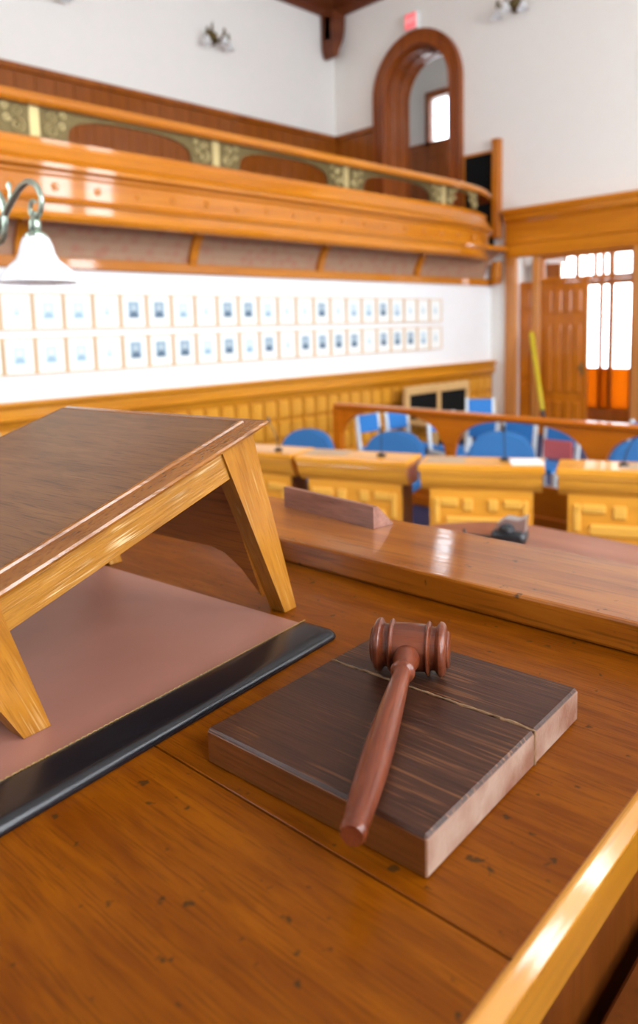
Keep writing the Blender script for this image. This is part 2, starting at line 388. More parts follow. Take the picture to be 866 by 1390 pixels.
# far wall with door opening and arched opening
DX0, DX1, DZ = -6.22, -4.39, 2.78
AX, AR, AZ = -8.175, .72, 5.77
b = B()
b.box(XG-.2, AX-1.1, YF, YF+.2, 0, ZC); b.box(AX+1.1, DX0, YF, YF+.2, 0, ZC); b.box(DX0, DX1, YF, YF+.2, DZ, ZC); b.box(DX1, XR, YF, YF+.2, 0, ZC)
b.box(AX-1.1, AX+1.1, YF, YF+.2, 0, 2.9)
notch = arc(AX, AZ, AR, 0, PI, 24)
b.prism([(AX-1.1, 2.9), (AX-1.1, ZC), (AX+1.1, ZC), (AX+1.1, 2.9), (AX+AR, 2.9)] + notch + [(AX-AR, 2.9)], 'Y', YF, YF+.2)
struct(b.build('wall_far', 'wallfar'), 'white far wall with arched doorway and panelled doors')
# space behind the arch
b = B(); Y2 = 12.4
b.box(XG-.2, -9.25, Y2, Y2+.15, 2.9, ZC); b.box(-8.62, -6.4, Y2, Y2+.15, 2.9, ZC); b.box(-9.25, -8.62, Y2, Y2+.15, 2.9, 5.1); b.box(-9.25, -8.62, Y2, Y2+.15, 6.19, ZC)
b.box(XG-.2, XG-.05, YF+.2, Y2, 2.9, ZC); b.box(-6.55, -6.4, YF+.2, 11.0, 2.9, ZC); b.box(-6.55, -6.4, 12.1, Y2, 2.9, ZC); b.box(-6.55, -6.4, 11.0, 12.1, 2.9, 4.2); b.box(-6.55, -6.4, 11.0, 12.1, 6.4, ZC); b.box(XG-.2, -6.4, YF+.2, Y2+.15, ZC-.6, ZC-.45); b.box(XG-.2, -6.4, YF+.2, Y2+.15, 2.8, 2.9)
struct(b.build('wall_stairwell', 'wall'), 'white stairwell walls seen through the arch')
b = B()
b.box(-9.36, -9.25, Y2-.05, Y2+.06, 5.0, 6.32); b.box(-8.62, -8.5, Y2-.05, Y2+.06, 5.0, 6.32); b.box(-9.25, -8.62, Y2-.05, Y2+.06, 6.19, 6.32); b.box(-9.25, -8.62, Y2-.05, Y2+.06, 5.0, 5.1)
wn = struct(b.build('window_21', 'arch'), 'bright stairwell window in a dark wooden frame beyond the arch')
B().box(-9.25, -8.62, Y2+.05, Y2+.055, 5.1, 6.19).build('pane', 'glass', wn)
b = B(); b.box(-6.53, -6.45, 11.0, 11.07, 4.2, 6.4); b.box(-6.53, -6.45, 12.03, 12.1, 4.2, 6.4); b.box(-6.53, -6.45, 11.07, 12.03, 4.2, 4.28); b.box(-6.53, -6.45, 11.07, 12.03, 6.32, 6.4)  # added window, out of view, lets in sky to brighten the stairwell
wn = struct(b.build('window_22', 'arch'), 'added unseen side window that brightens the stairwell')
B().box(-6.492, -6.488, 11.07, 12.03, 4.28, 6.32).build('pane', 'glass', wn)
t = struct(B().box(XG-.05, -6.55, Y2-.05, Y2-.01, 5.28, 5.37).build('trim_5', 'arch'), 'dark wooden wainscot in the stairwell')
bd = B().box(0, .272, 0, .03, 2.9, 5.28, .006).mesh('board', 'arch')
for i in range(13): obj('board', bd, t, (XG-.05+.27*i, Y2-.045, 0))

# gallery rear wainscot: cap and vertical boards
t = struct(B().box(XG, XG+.07, YB, YF, 5.26, 5.36, .015).build('trim_1', 'dark'), 'dark wooden wainscot along the gallery rear wall')
bd = B().box(0, .035, 0, .276, 2.95, 5.26, .006).mesh('board', 'dark')
for i in range(49): obj('board', bd, t, (XG, YF-.28*(i+1), 0))
t = struct(B().box(XG+.07, AX-.94, YF-.07, YF, 5.26, 5.36, .015).build('trim_2', 'dark'), 'dark wooden wainscot between the corner and the arch')
bd = B().box(0, .236, -.035, 0, 2.95, 5.26, .006).mesh('board', 'dark')
for i in range(4): obj('board', bd, t, (XG+.045+.242*i, YF, 0))
# cornice
struct(B().sweep([(0, 7.45), (.07, 7.45), (.10, 7.56), (.30, 7.64), (.36, 7.78), (.55, 7.82), (.55, ZC), (0, ZC)], [(XG, YB), (XG, YF)]).build('trim_3', 'cornice'), 'dark wooden ceiling cornice over the gallery')
struct(B().sweep([(0, 7.45), (.07, 7.45), (.10, 7.56), (.30, 7.64), (.36, 7.78), (.55, 7.82), (.55, ZC), (0, ZC)], [(XG, YF), (XR, YF)]).build('trim_4', 'cornice'), 'dark wooden ceiling cornice along the far wall')
cb = thing('ceiling_bracket', 'carved dark brown wooden bracket hanging in the ceiling corner', 'bracket', (XG+.02, YF-.36, 6.68))
B().prism([(.02, .10), (.06, 0), (.12, 0), (.15, .12), (.24, .28), (.30, .45), (.32, .62), (.32, .78), (0, .78), (0, .2)], 'X', .03, .33).build('body', 'cornice', cb)
B().prism([(.0, .3), (.26, .3), (.34, .47), (.36, .64), (.36, .70), (0, .70)], 'X', .10, .26).build('rib', 'cornice', cb)

# left wall wainscot
t = struct(B().sweep([(0, .93), (.05, .93), (.06, .97), (.10, 1.0), (.075, 1.03), (.075, 1.10), (.11, 1.13), (.11, 1.165), (0, 1.165)], [(XL, YB), (XL, YF)]).build('trim_6', 'wains'), 'honey oak panelled wainscot under the portraits')
struct(B().box(XL, XL+.02, YB, YF, .0, .93).build('backing', 'wains', t))
B().box(XL, XL+.05, YB, YF, 0, .16, .01).build('skirting', 'wains', t)
pn = B().box(0, .035, 0, .17, 0, .21, .012).mesh('panel', 'wainp')
for i in range(44):
    for k in range(3): obj('panel', pn, t, (XL+.015, 1.2+.213*i, .19+.248*k))
st = B().box(0, .03, 0, .024, 0, .74, .004).mesh('stile', 'wains')
for i in range(45): obj('stile', st, t, (XL+.015, 1.2+.213*i-.033, .175))

# ------------------------------------------------------------------ the gallery balcony
bal = thing('gallery_balcony', 'long polished oak balcony front with bronze openwork frieze above the portraits', 'balcony')
XB = -6.2
path = [(XB, YB), (XB, 2.), (XB, 5.), (XB, 7.5), (XB, 8.6)] + [(XB-.62*(1-math.cos(a)), 8.6+1.72*math.sin(a)) for a in [PI/2*k/8 for k in range(1, 9)]]
B().sweep([(-.13, 3.645), (.07, 3.645), (.095, 3.67), (.095, 3.70), (.07, 3.735), (-.11, 3.745), (-.13, 3.72)], path).build('top_rail', 'gal', bal)
B().sweep([(-.14, 3.12), (.06, 3.12), (.125, 3.145), (.125, 3.18), (.07, 3.24), (.045, 3.30), (.02, 3.345), (.03, 3.39), (0, 3.40), (-.14, 3.40)], path).build('ogee_band', 'gal', bal)
B().sweep([(-.14, 2.87), (.065, 2.87), (.075, 2.90), (.055, 2.92), (.055, 3.08), (.08, 3.10), (.08, 3.12), (-.14, 3.12)], path).build('fascia', 'gal', bal)
B().sweep([(-.14, 2.76), (-.03, 2.72), (.02, 2.725), (.045, 2.76), (.03, 2.80), (.03, 2.87), (-.14, 2.87)], path).build('lower_board', 'gal', bal)
BAYS = [-2.90, -.985, .935, 2.853, 4.722, 6.637, 8.592]
for y in BAYS:
    B().box(XB-.06, XB+.01, y-.045, y+.045, 3.40, 3.645, .006).build('post', 'goldpost', bal)
def spiral(cy, cz, r, turns, sgn, a0):
    return [(XB+.012, cy + sgn*r*(1-.8*k/24.)*math.cos(a0+turns*2*PI*k/24.), cz + r*(1-.8*k/24.)*math.sin(a0+turns*2*PI*k/24.)) for k in range(25)]
for y0, y1 in list(zip(BAYS, BAYS[1:])) + [(8.592, 9.45)]:
    a, c = y0+.045, y1-.045; m = (a+c)/2; hw = (c-a)/2*.72 if c-a > 1 else (c-a)/2*.6
    ell = [(m + hw*(abs(math.cos(q))**.75)*(1 if math.cos(q) > 0 else -1), 3.402+.215*abs(math.sin(q))**.6) for q in [PI*k/24 for k in range(25)]]
    f = B().prism([(a, 3.402), (a, 3.645), (c, 3.645), (c, 3.402)] + ell, 'X', XB-.03, XB).build('openwork_panel', 'bronze', bal)
    for sgn, e in ((1, a), (-1, c)):
        B().tube(spiral(e+sgn*.10, 3.47, .06, 1.6, sgn, PI/2), .009, 6).tube(spiral(e+sgn*.10, 3.58, .045, 1.5, sgn, -PI/2), .008, 6).tube(spiral(e+sgn*.205, 3.60, .032, 1.4, -sgn, 0), .007, 6).tube(spiral(e+sgn*.19, 3.52, .035, 1.4, sgn, PI), .007, 6).build('scroll', 'goldpost', f, True)
ros = B().lathe([(.0, .03), (.012, .03), (.018, .022), (.03, .018), (.034, .008), (.034, 0)], Matrix.Rotation(PI/2, 4, 'Y'), 12).mesh('rosette', 'gal', True)
for i in range(23): obj('rosette', ros, bal, (XB+.052, .62+.392*i, 3.0))
cove = [(XL, 2.46), (XL+.02, 2.54), (XL+.055, 2.63), (XL+.11, 2.72), (XL+.20, 2.80), (XL+.31, 2.85), (XL+.42, 2.87)]
B().box(XL, XL+.05, YB, YF, 2.365, 2.47, .01).build('wall_trim', 'gal', bal)
for y0, y1 in zip(BAYS, BAYS[1:] + [YF-.2]):
    B().prism(cove + [(XL, 2.87)], 'Y', y0, y1).build('soffit_panel', 'soffit', bal)
    off = [(p[0]+.055, p[1]-.012) for p in cove[:-1]]
    B().prism([cove[0]] + off + [cove[-1]] + [(XL, 2.87)], 'Y', y0-.045, y0+.045).build('bracket', 'gal', bal)
B().box(XB-.42, XB-.28, YF-.18, YF-.04, 2.44, 2.74, .02).prism([(XB-.42, 2.44), (XB-.38, 2.38), (XB-.32, 2.38), (XB-.28, 2.44)], 'Y', YF-.18, YF-.04).build('end_corbel', 'gal', bal)

# post and black screen by the arch
ps = B().box(-6.63, -6.51, YF-.14, YF-.01, 3.1, 4.59, .008).build('end_post', 'galz', bal)
B().box(-6.64, -6.50, YF-.15, YF-.01, 4.59, 4.63, .01).build('cap', 'galz', ps)
bsn = thing('black_screen', 'black pleated cloth screen between the arch and gallery post', 'screen', (-7.2, YF-.062, 2.955))
B().box(0, .56, -.01, .04, 1.49, 1.53).box(0, .03, -.01, .04, 0, 1.5).build('rail', 'galz', bsn)
zig = [(0.03+.53*k/40, -.008+.016*(k % 2)) for k in range(41)]
B().prism(zig + [(.56, .03), (.03, .03)], 'Z', .0, 1.49).build('cloth', 'blackcloth', bsn)

# arch surround
ar = thing('arched_doorway', 'dark red wooden arched doorway surround with deep panelled reveal', 'doorway', (AX, YF, 2.952))
def archring(ro, ri, z0=0, zc=AZ-2.95, n=24):
    o = arc(0, zc, ro, 0, PI, n); i = arc(0, zc, ri, PI, 0, n)
    return [(ro, z0)] + o + [(-ro, z0), (-ri, z0)] + i + [(ri, z0)]
B().prism(archring(.935, .76), 'Y', -.08, -.002).build('casing', 'arch', ar)
B().prism(archring(.80, .70), 'Y', -.11, -.002).build('inner_bead', 'arch', ar)
B().prism(archring(.935, .90), 'Y', -.105, -.08).build('outer_bead', 'arch', ar)
B().prism(archring(.717, .69), 'Y', -.002, .62).build('reveal', 'arch', ar)
for y in (.04, .30, .56): B().prism(archring(.692, .665), 'Y', y, y+.05).build('reveal_rib', 'arch', ar)
for sx in (-1, 1):
    for z0, z1 in ((.12, 1.2), (1.3, 2.0), (2.1, 2.75)):
        for y0, y1 in ((.11, .28), (.37, .54)):
            B().box(sx*.692, sx*.672, y0, y1, z0, z1, .008).build('reveal_panel', 'arch', ar)
for k in range(1, 8):
    a = PI*k/8
    B().obox(Matrix.Translation((.68*math.cos(a), .33, AZ-2.95+.68*math.sin(a))) @ Matrix.Rotation(-a, 4, 'Y'), .025, .56, .04).build('vault_rib', 'arch', ar)
ex = thing('exit_sign', 'small glowing red exit sign above the arched doorway', 'sign', (-8.215, YF-.10, 6.713))
B().box(-.125, .125, -.03, .09, 0, .27, .01).build('case', 'white', ex)
B().box(-.115, .115, -.036, -.028, .012, .258).build('face', 'exit', ex)
fc = bpy.data.curves.new('lettering', 'FONT'); fc.body = 'EXIT'; fc.size = .105; fc.align_x = 'CENTER'; fc.extrude = .002
fo = bpy.data.objects.new('lettering', fc); COL.objects.link(fo); fo.parent = ex; fo.location = (0, -.038, .095); fo.rotation_euler = (PI/2, 0, 0)
bpy.context.view_layer.update(); fme = bpy.data.meshes.new_from_object(fo); bpy.data.objects.remove(fo); fme.materials.clear(); fme.materials.append(M['exitlet'])
fo = obj('lettering', fme, ex, (0, -.038, .11)); fo.rotation_euler = (PI/2, 0, 0)

# ------------------------------------------------------------------ doors in the far wall
ent = thing('door_surround', 'tall oak door surround with pilasters and heavy entablature on the far wall', 'doorway', (0, YF-.002, 0))
B().prism([(0, 2.78), (-.06, 2.78), (-.06, 2.98), (-.09, 3.0), (-.07, 3.04), (-.07, 3.30), (-.12, 3.36), (-.14, 3.44), (-.17, 3.46), (-.17, 3.52), (0, 3.52)], 'X', -6.42, -3.9).build('entablature', 'galx', ent)
for x0 in (-6.42, -4.39):
    B().box(x0, x0+.2, -.07, 0, 0.001, 2.78, .008).build('pilaster', 'pil', ent)
    for k in range(3): B().box(x0+.035+.05*k, x0+.06+.05*k, -.085, -.06, .3, 2.65, .008).build('flute', 'pil', ent)
    B().box(x0-.02, x0+.22, -.10, 0, 0.001, .25, .01).build('plinth', 'pil', ent)
# jamb post, transom bar, sidelight, leaves
B().box(-5.985, -5.855, .0, .12, 0.001, 2.777, .008).build('jamb', 'pil', ent)
B().box(-5.85, DX1-.002, .02, .12, 2.362, 2.43, .008).build('transom_bar', 'door', ent)
sd = B().box(DX0+.002, -5.985, .04, .10, 0.001, 2.34).build('sidelight_board', 'door', ent)
for z0, z1 in ((.2, .8), (.9, 1.55), (1.65, 1.9), (1.98, 2.25)): B().box(DX0+.04, -6.02, .02, .05, z0, z1, .01).build('panel', 'door', sd)
B().box(DX0+.002, -5.985, .04, .10, 2.34, 2.39).build('sidelight_sill', 'door', ent)
B().box(DX0+.002, -5.985, .068, .072, 2.39, 2.777).build('sidelight_pane', 'glass', ent)
tr = (B().box(-5.85, DX1-.002, .03, .11, 2.72, 2.777).box(-5.85, -5.81, .03, .11, 2.43, 2.72).box(-4.43, DX1-.002, .03, .11, 2.43, 2.72).build('transom', 'door', ent))
for k in range(4): B().box(-5.81+.345*k, -5.81+.345*k+.33, .068, .072, 2.43, 2.72).build('pane', 'glass', tr)
for k in range(1, 4): B().box(-5.825+.345*k, -5.805+.345*k, .055, .085, 2.43, 2.72).build('glazing_bar', 'door', tr)
dl = thing('door_leaf', 'closed panelled oak door leaf beside the bright doorway', 'door', (-5.85, YF+.05, 0))
B().box(0, .75, 0, .05, .002, 2.358, .004).build('leaf', 'door', dl)
for c in range(4):
    x0 = .07+.158*c
    for z0, z1 in ((.15, .55), (.68, 1.72), (1.9, 2.24)):
        B().box(x0, x0+.115, -.022, .01, z0, z1, .014).build('panel', 'door', dl)
B().box(.66, .70, -.012, 0, .95, 1.15, .004).build('lock_plate', 'bronze', dl)
B().lathe([(.008, 0), (.008, .03), (.026, .04), (.028, .055), (.015, .07), (0, .072)], Matrix.Translation((.68, -.012, 1.07)) @ Matrix.Rotation(PI/2, 4, 'X'), 14).build('knob', 'bronze', dl, True)
do = thing('open_door_leaf', 'oak door leaf standing open into the vestibule', 'door', (DX1-.02, YF+.13, 0))
B().box(-.05, 0, 0, .66, .002, 2.36, .004).build('leaf', 'door', do)
for z0, z1 in ((.15, .55), (.68, 1.72), (1.9, 2.24)):
    for c in range(3): B().box(-.07, -.04, .06+.2*c, .2+.2*c, z0, z1, .01).build('panel', 'door', do)
# vestibule
YV = 12.6
b = B(); b.box(-7.4, -7.25, YF+.2, YV, 0, 3.1); b.box(-3.5, -3.35, YF+.2, YV, 0, 3.1); b.box(-7.4, -3.35, YF+.2, YV+.15, 3.1, 3.2)
b.box(-7.4, -6.9, YV, YV+.15, 0, 3.1); b.box(-4.6, -3.35, YV, YV+.15, 0, 3.1); b.box(-6.9, -4.6, YV, YV+.15, 3.0, 3.1); b.box(-7.4, -3.35, YF+.2, YV+.15, -.1, 0)
struct(b.build('wall_vestibule', 'wall'), 'vestibule walls behind the courtroom doors')
od = thing('entrance_doors', 'glazed oak entrance doors glowing with daylight beyond the doorway', 'door', (0, YV+.05, 0))
cols = [(-6.58, -6.31), (-6.24, -5.97), (-5.91, -5.83), (-5.77, -5.68), (-5.60, -5.30), (-5.20, -4.94), (-4.88, -4.62)]
edges = [-6.9] + [x for c in cols for x in c] + [-4.6]
fr = B()
for i in range(0, len(edges), 2): fr.box(edges[i], edges[i+1], 0, .06, 2.5, 2.97)
fr.box(-6.9, -4.6, 0, .08, 2.38, 2.5).box(-6.9, -4.6, 0, .08, 2.95, 3.0)
fr.build('transom_frame', 'door', od)
for x0, x1 in cols: B().box(x0, x1, .028, .032, 2.5, 2.95).build('pane', 'glass', od)
fr = B(); cols2 = [(-6.5, -6.2), (-6.07, -5.86), (-5.79, -5.685), (-5.60, -5.30), (-5.15, -4.85)]
edges = [-6.9] + [x for c in cols2 for x in c] + [-4.6]
for i in range(0, len(edges), 2): fr.box(edges[i], edges[i+1], 0, .06, .25, 2.38)
fr.box(-6.9, -4.6, 0, .06, .0, .25)
fr.build('door_frame', 'door', od)
for x0, x1 in cols2:
    B().box(x0, x1, .028, .032, .25, 2.38).build('pane', 'glass', od)
    n_ = 14; zg = [(x0-.02+(x1-x0+.04)*k/n_, -.03+.018*(k % 2)) for k in range(n_+1)]
    B().prism(zg + [(p[0], p[1]+.002) for p in zg[::-1]], 'Z', .22, .95).build('half_curtain', 'curtain', od)
mt = B().box(-6.1, -5.3, -.8, -.2, 0.0, .02).build('door_mat', 'black'); mt.location = (0, YV, .001); tag(mt, 'dark doormat on the vestibule floor', 'mat')
yp = thing('yellow_pole', 'bright yellow pole leaning against the door jamb', 'pole', (0, 0, 0))
p0, p1 = Vector((-5.925, YF-.115, 1.62)), Vector((-5.48, YF-.42, .02))
pm = p0.lerp(p1, .74)
B().tube([p0, p0.lerp(p1, .02), pm], [.02, .038, .036], 10).build('shaft', 'yellow', yp, True)
B().tube([pm, p1], [.03, .026], 10).build('black_end', 'black', yp, True)

# ------------------------------------------------------------------ wall sconces
def sconce(name, label, loc, rz):
    t = thing(name, label, 'light', loc, rz, 'brass wall sconces high on the walls')
    B().lathe([(0, 0), (.12, 0), (.12, .02), (.075, .04), (.085, .07), (.06, .12), (.03, .14), (0, .15)], Matrix.Rotation(-PI/2, 4, 'X').inverted() if False else Matrix.Rotation(PI/2, 4, 'X'), 16).build('backplate', 'bronze', t, True)
    B().tube([(0, -.04, .05), (0, -.06, .15), (.02, -.05, .24)], [.025, .015, .006], 8).build('finial', 'bronze', t, True)
    for sx, dy in ((-.2, -.12), (0.02, -.26), (.2, -.12)):
        pts = [(0, -.08, 0), (sx*.5, -.08+dy*.5, -.09), (sx*.9, -.08+dy*.95, -.02), (sx*1.05, -.08+dy, .06), (sx*1.1, -.08+dy*1.05, 0), (sx*1.1, -.08+dy*1.05, -.07)]
        a = B().tube(smooth(pts, 3), .016, 6).build('arm', 'bronze', t, True)
        B().lathe([(.02, -.06), (.03, -.08), (.045, -.12), (.06, -.15), (.085, -.18), (.088, -.19), (.08, -.185), (.055, -.15), (.04, -.12), (.025, -.08)], Matrix.Translation((sx*1.1, -.08+dy*1.05, 0)), 14, False).build('shade', 'milk', a, True)
    return t
sconce('wall_sconce', 'brass wall sconce with glass shades on the white gallery wall near the ceiling bracket', (XG, 7.72, 6.46), PI/2)
sconce('wall_sconce', 'brass wall sconce with glass shades, farthest from the ceiling bracket on the gallery wall', (XG, 4.93, 6.46), PI/2)
sconce('wall_sconce', 'brass wall sconce with glass shades above the panelled doors', (-6.28, YF, 6.55), 0)

# ------------------------------------------------------------------ framed portraits
FP = .2985; FY1 = 9.215
upper = 'SSSMMSDDMSDDMSSDSMMDMSSS'
lower = 'MMMMSDDDMDMDSDDDDSDDDMS'
upper = 'S' + 'SMMSDDMSDDMSSDSMMDMSSS'
lower = 'M' + 'MMMSDDDMDMDSDDDDSDDDMS'
fh = .335
fm = B().box(0, .022, -.146, .146, 0, .012).box(0, .022, -.146, .146, fh-.012, fh).box(0, .022, -.146, -.132, .012, fh-.012).box(0, .022, .132, .146, .012, fh-.012).mesh('frame', 'fframe')
mm = B().box(.002, .012, -.133, .133, .011, fh-.011).mesh('mat', 'mat')
ph = {'D': B().box(.010, .014, -.062, .062, .10, .265).mesh('photograph', 'ph_dark'),
      'M': B().box(.010, .014, -.058, .058, .10, .255).mesh('photograph', 'ph_mid'),
      'S': B().box(.010, .014, -.034, .034, .13, .22).mesh('photograph', 'ph_pale')}
ORD = 'end second third fourth fifth sixth seventh eighth ninth tenth eleventh twelfth thirteenth fourteenth fifteenth sixteenth seventeenth eighteenth nineteenth twentieth twenty-first twenty-second twenty-third'.split()
kinds = {'D': 'a large dark photograph', 'M': 'a mid-grey photograph', 'S': 'a tiny pale photograph'}
for row, z0, word in ((upper, 1.807, 'upper'), (lower, 1.401, 'lower')):
    for i, k in enumerate(row):
        y = FY1 - FP*(len(row)-1-i) - FP/2
        n = len(row)-i
        lab = 'portrait with %s, %s from the door end of the %s row' % (kinds[k], ORD[n-1] if n > 1 else 'first', word)
        t = thing('framed_portrait', lab, 'picture', (XL+.001, y, z0), 0, 'framed portraits in the %s row' % word)
        obj('frame', fm, t); obj('mat', mm, t); obj('photograph', ph[k], t)

# ------------------------------------------------------------------ counsel desks
DESKS = [((-4.98, 3.53), 15.5), ((-4.10, 3.745), 20), ((-3.145, 4.03), 29), ((-2.335, 4.46), 24)]
DLAB = ['honey oak counsel desk partly behind the slanted lectern', 'honey oak counsel desk directly beyond the walnut nameplate', 'honey oak counsel desk with loose white papers at its end', 'honey oak counsel desk nearest the tall windows']
DW = [.865, .90, .85, 1.0]
roots = []
for (p, ang), lab, W in zip(DESKS, DLAB, DW):
    t = thing('counsel_desk', lab, 'desk', (p[0], p[1], 0), math.radians(ang), 'counsel desks in a row')
    roots.append(t)
    B().box(0, W, 0, .36, .745, .8, .012, 2).build('top', 'cdesk', t)
    prof = [(.015, .745), (.012, .73), (.025, .715), (.03, .69), (.045, .655), (.07, .625), (.085, .61), (.3, .61), (.3, .745)]
    B().prism(prof, 'X', .015, W-.015).build('moulding', 'cdesk', t)
    B().box(.075, W-.075, .085, .115, .06, .615).build('front', 'cdesk', t)
    for x0 in (.075, W-.105): B().box(x0, x0+.03, .115, .34, .06, .745).build('side', 'cdeskd', t)
    B().box(.07, W-.07, .07, .345, 0.001, .07, .01).build('plinth', 'cdesk', t)
    w2 = W-.15
    # fretted panels, each proud of the front
    for u0, u1, z0, z1 in ((.04, .10, .36, .55), (.10, .28, .49, .55), (.33, .43, .46, .55), (.57, .67, .46, .55), (.72, .90, .49, .55), (.90, .96, .36, .55),
                           (.16, .84, .34, .42), (.04, .30, .12, .28), (.36, .64, .12, .28), (.70, .96, .12, .28)):
        B().box(.075+u0*w2, .075+u1*w2, .065, .09, z0, z1, .010).build('panel', 'cdeskp', t)
# microphones
def mic(x, y, dx, hgt, label):
    t = thing('desk_microphone', label, 'microphone', (x, y, .801))
    B().lathe([(.035, 0), (.035, .010), (.022, .018), (.008, .024), (0, .024)], None, 16).build('base', 'black', t, True)
    B().tube([(0, 0, .02), (dx*.15, 0, hgt*.4), (dx*.5, 0, hgt*.75), (dx, 0, hgt)], .004, 6).build('stem', 'black', t, True)
    B().tube([(dx, 0, hgt-.005), (dx*1.08, 0, hgt+.02), (dx*1.15, 0, hgt+.05)], [.006, .011, .008], 8).build('head', 'black', t, True)
mic(-4.36, 3.82, -.10, .21, 'black gooseneck microphone on the desk behind the lectern')
mic(-3.55, 4.12, .0, .17, 'black gooseneck microphone before the chair beyond the nameplate')
mic(-2.74, 4.50, -.01, .20, 'black gooseneck microphone on the desk with loose papers')
mic(-2.03, 4.80, .10, .22, 'black gooseneck microphone on the desk nearest the windows')
def sheet(name, mat, label, cat, x, y, z, rz, sx, sy, th=.004):
    t = B().box(-sx/2, sx/2, -sy/2, sy/2, 0, th).build(name, mat); t.location = (x, y, z); t.rotation_euler.z = math.radians(rz)
    return tag(t, label, cat)
sheet('loose_papers', 'paper', 'loose white papers at the end of a counsel desk', 'papers', -2.60, 4.54, .8005, 38, .22, .22, .006)
sheet('desk_folder', 'tan', 'tan folder on the desk beside the first gooseneck microphone', 'folder', -3.98, 4.0, .8005, 20, .32, .2)
sheet('desk_folder', 'tan', 'tan folder at the nameplate end of the desk with loose papers', 'folder', -3.07, 4.27, .8005, 29, .26, .2)
sheet('desk_folder', 'tan', 'pinkish tan folder on the desk nearest the windows', 'folder', -1.85, 4.86, .8005, 24, .42, .2)
# round-backed blue armchairs
def make_chair():
    t = thing('blue_armchair', '', 'chair')
    n = 28; pts = []
    for k in range(n):
        a = 2*PI*k/n; c, s = math.cos(a), math.sin(a)
        pts.append((.27*abs(c)**.8*(1 if c > 0 else -1)*(1 if s > 0 else .93), .27+.23*abs(s)**.85*(1 if s > 0 else -1)))
    b = B(); b.prism(pts, 'Y', -.035, .035)
    es = [e for e in b.bm.edges if abs(e.verts[0].co.y-e.verts[1].co.y) < 1e-6]
    bmesh.ops.bevel(b.bm, geom=es, offset=.02, segments=3, affect='EDGES')
    for v in b.bm.verts: v.co.y += .23 - .6*v.co.x*v.co.x; v.co.z += .31; v.co.y += (v.co.z-.45)*.12
    b.build('backrest', 'blue', t, True)
    B().box(-.25, .25, -.17, .22, .38, .47, .035, 3).build('seat', 'blue', t, True)
    B().tube([(0, .2, .36), (0, .29, .38), (0, .31, .55)], .02, 8).build('back_bracket', 'black', t, True)
    B().lathe([(.03, .07), (.03, .3), (.06, .36), (.1, .38)], None, 14).build('pedestal', 'black', t, True)
    for k in range(5):
        a = 2*PI*k/5
        B().tube([(0, 0, .10), (.19*math.cos(a), .19*math.sin(a), .055)], [.025, .016], 8).lathe([(.0, 0), (.022, .01), (.026, .028), (.015, .05), (0, .052)], Matrix.Translation((.19*math.cos(a), .19*math.sin(a), 0)), 10).build('leg', 'black', t, True)
    return t
proto = make_chair()
spots = [(-4.60, 4.22, 18, .875, 'round-backed blue chair behind the desk next to the lectern'), (-3.88, 4.56, 20, .875, 'round-backed blue chair behind the desk beyond the nameplate'),
         (-3.12, 5.06, 30, .875, 'round-backed blue chair behind the desk with loose papers'), (-2.04, 5.22, 22, .885, 'round-backed blue chair behind the desk nearest the windows')]
for i, (x, y, a, top, lab) in enumerate(spots):
    o = proto if i == 0 else copy_tree(proto)
    o.location = (x, y, 0); o.rotation_euler.z = math.radians(a); o['label'] = lab; o['group'] = 'round-backed blue chairs'
    o.scale = (1, 1, top/.81)

# ------------------------------------------------------------------ courtroom rail with arched openings
YR = 5.70
rl = thing('courtroom_rail', 'orange oak courtroom rail with arched openings behind the counsel desks', 'railing', (0, YR, 0))
X0, X1 = -5.52, 1.6
B().box(X0-.03, X1, -.05, .07, .905, .95, .012).build('top_rail', 'rail', rl)
piers = [X0, -4.06, -2.63, -1.34, .02, X1]
for a, c in zip(piers, piers[1:]):
    m = (a+c)/2; hw = (c-a)/2-.04; top = .893
    ell = [(m + hw*abs(math.cos(q))**.72*(1 if math.cos(q) > 0 else -1), .36+(top-.36)*abs(math.sin(q))**.6) for q in [PI*k/24 for k in range(25)]]
    B().prism([(a, .36), (a, .905), (c, .905), (c, .36)] + ell, 'Y', -.01, .035).build('arch_panel', 'rail', rl)
    B().box(a, c, -.01, .035, .10, .36).build('lower_panel', 'rail', rl)
for x in piers: B().box(x-.06, x+.06, -.025, .05, 0.001, .905, .006).build('pier', 'rail', rl) if x in (X0, X1) else B().box(x-.035, x+.035, -.02, .045, 0.001, .60, .006).build('pier', 'rail', rl)
B().box(X0, X1, -.03, .05, 0, .10, .006).build('base', 'rail', rl)

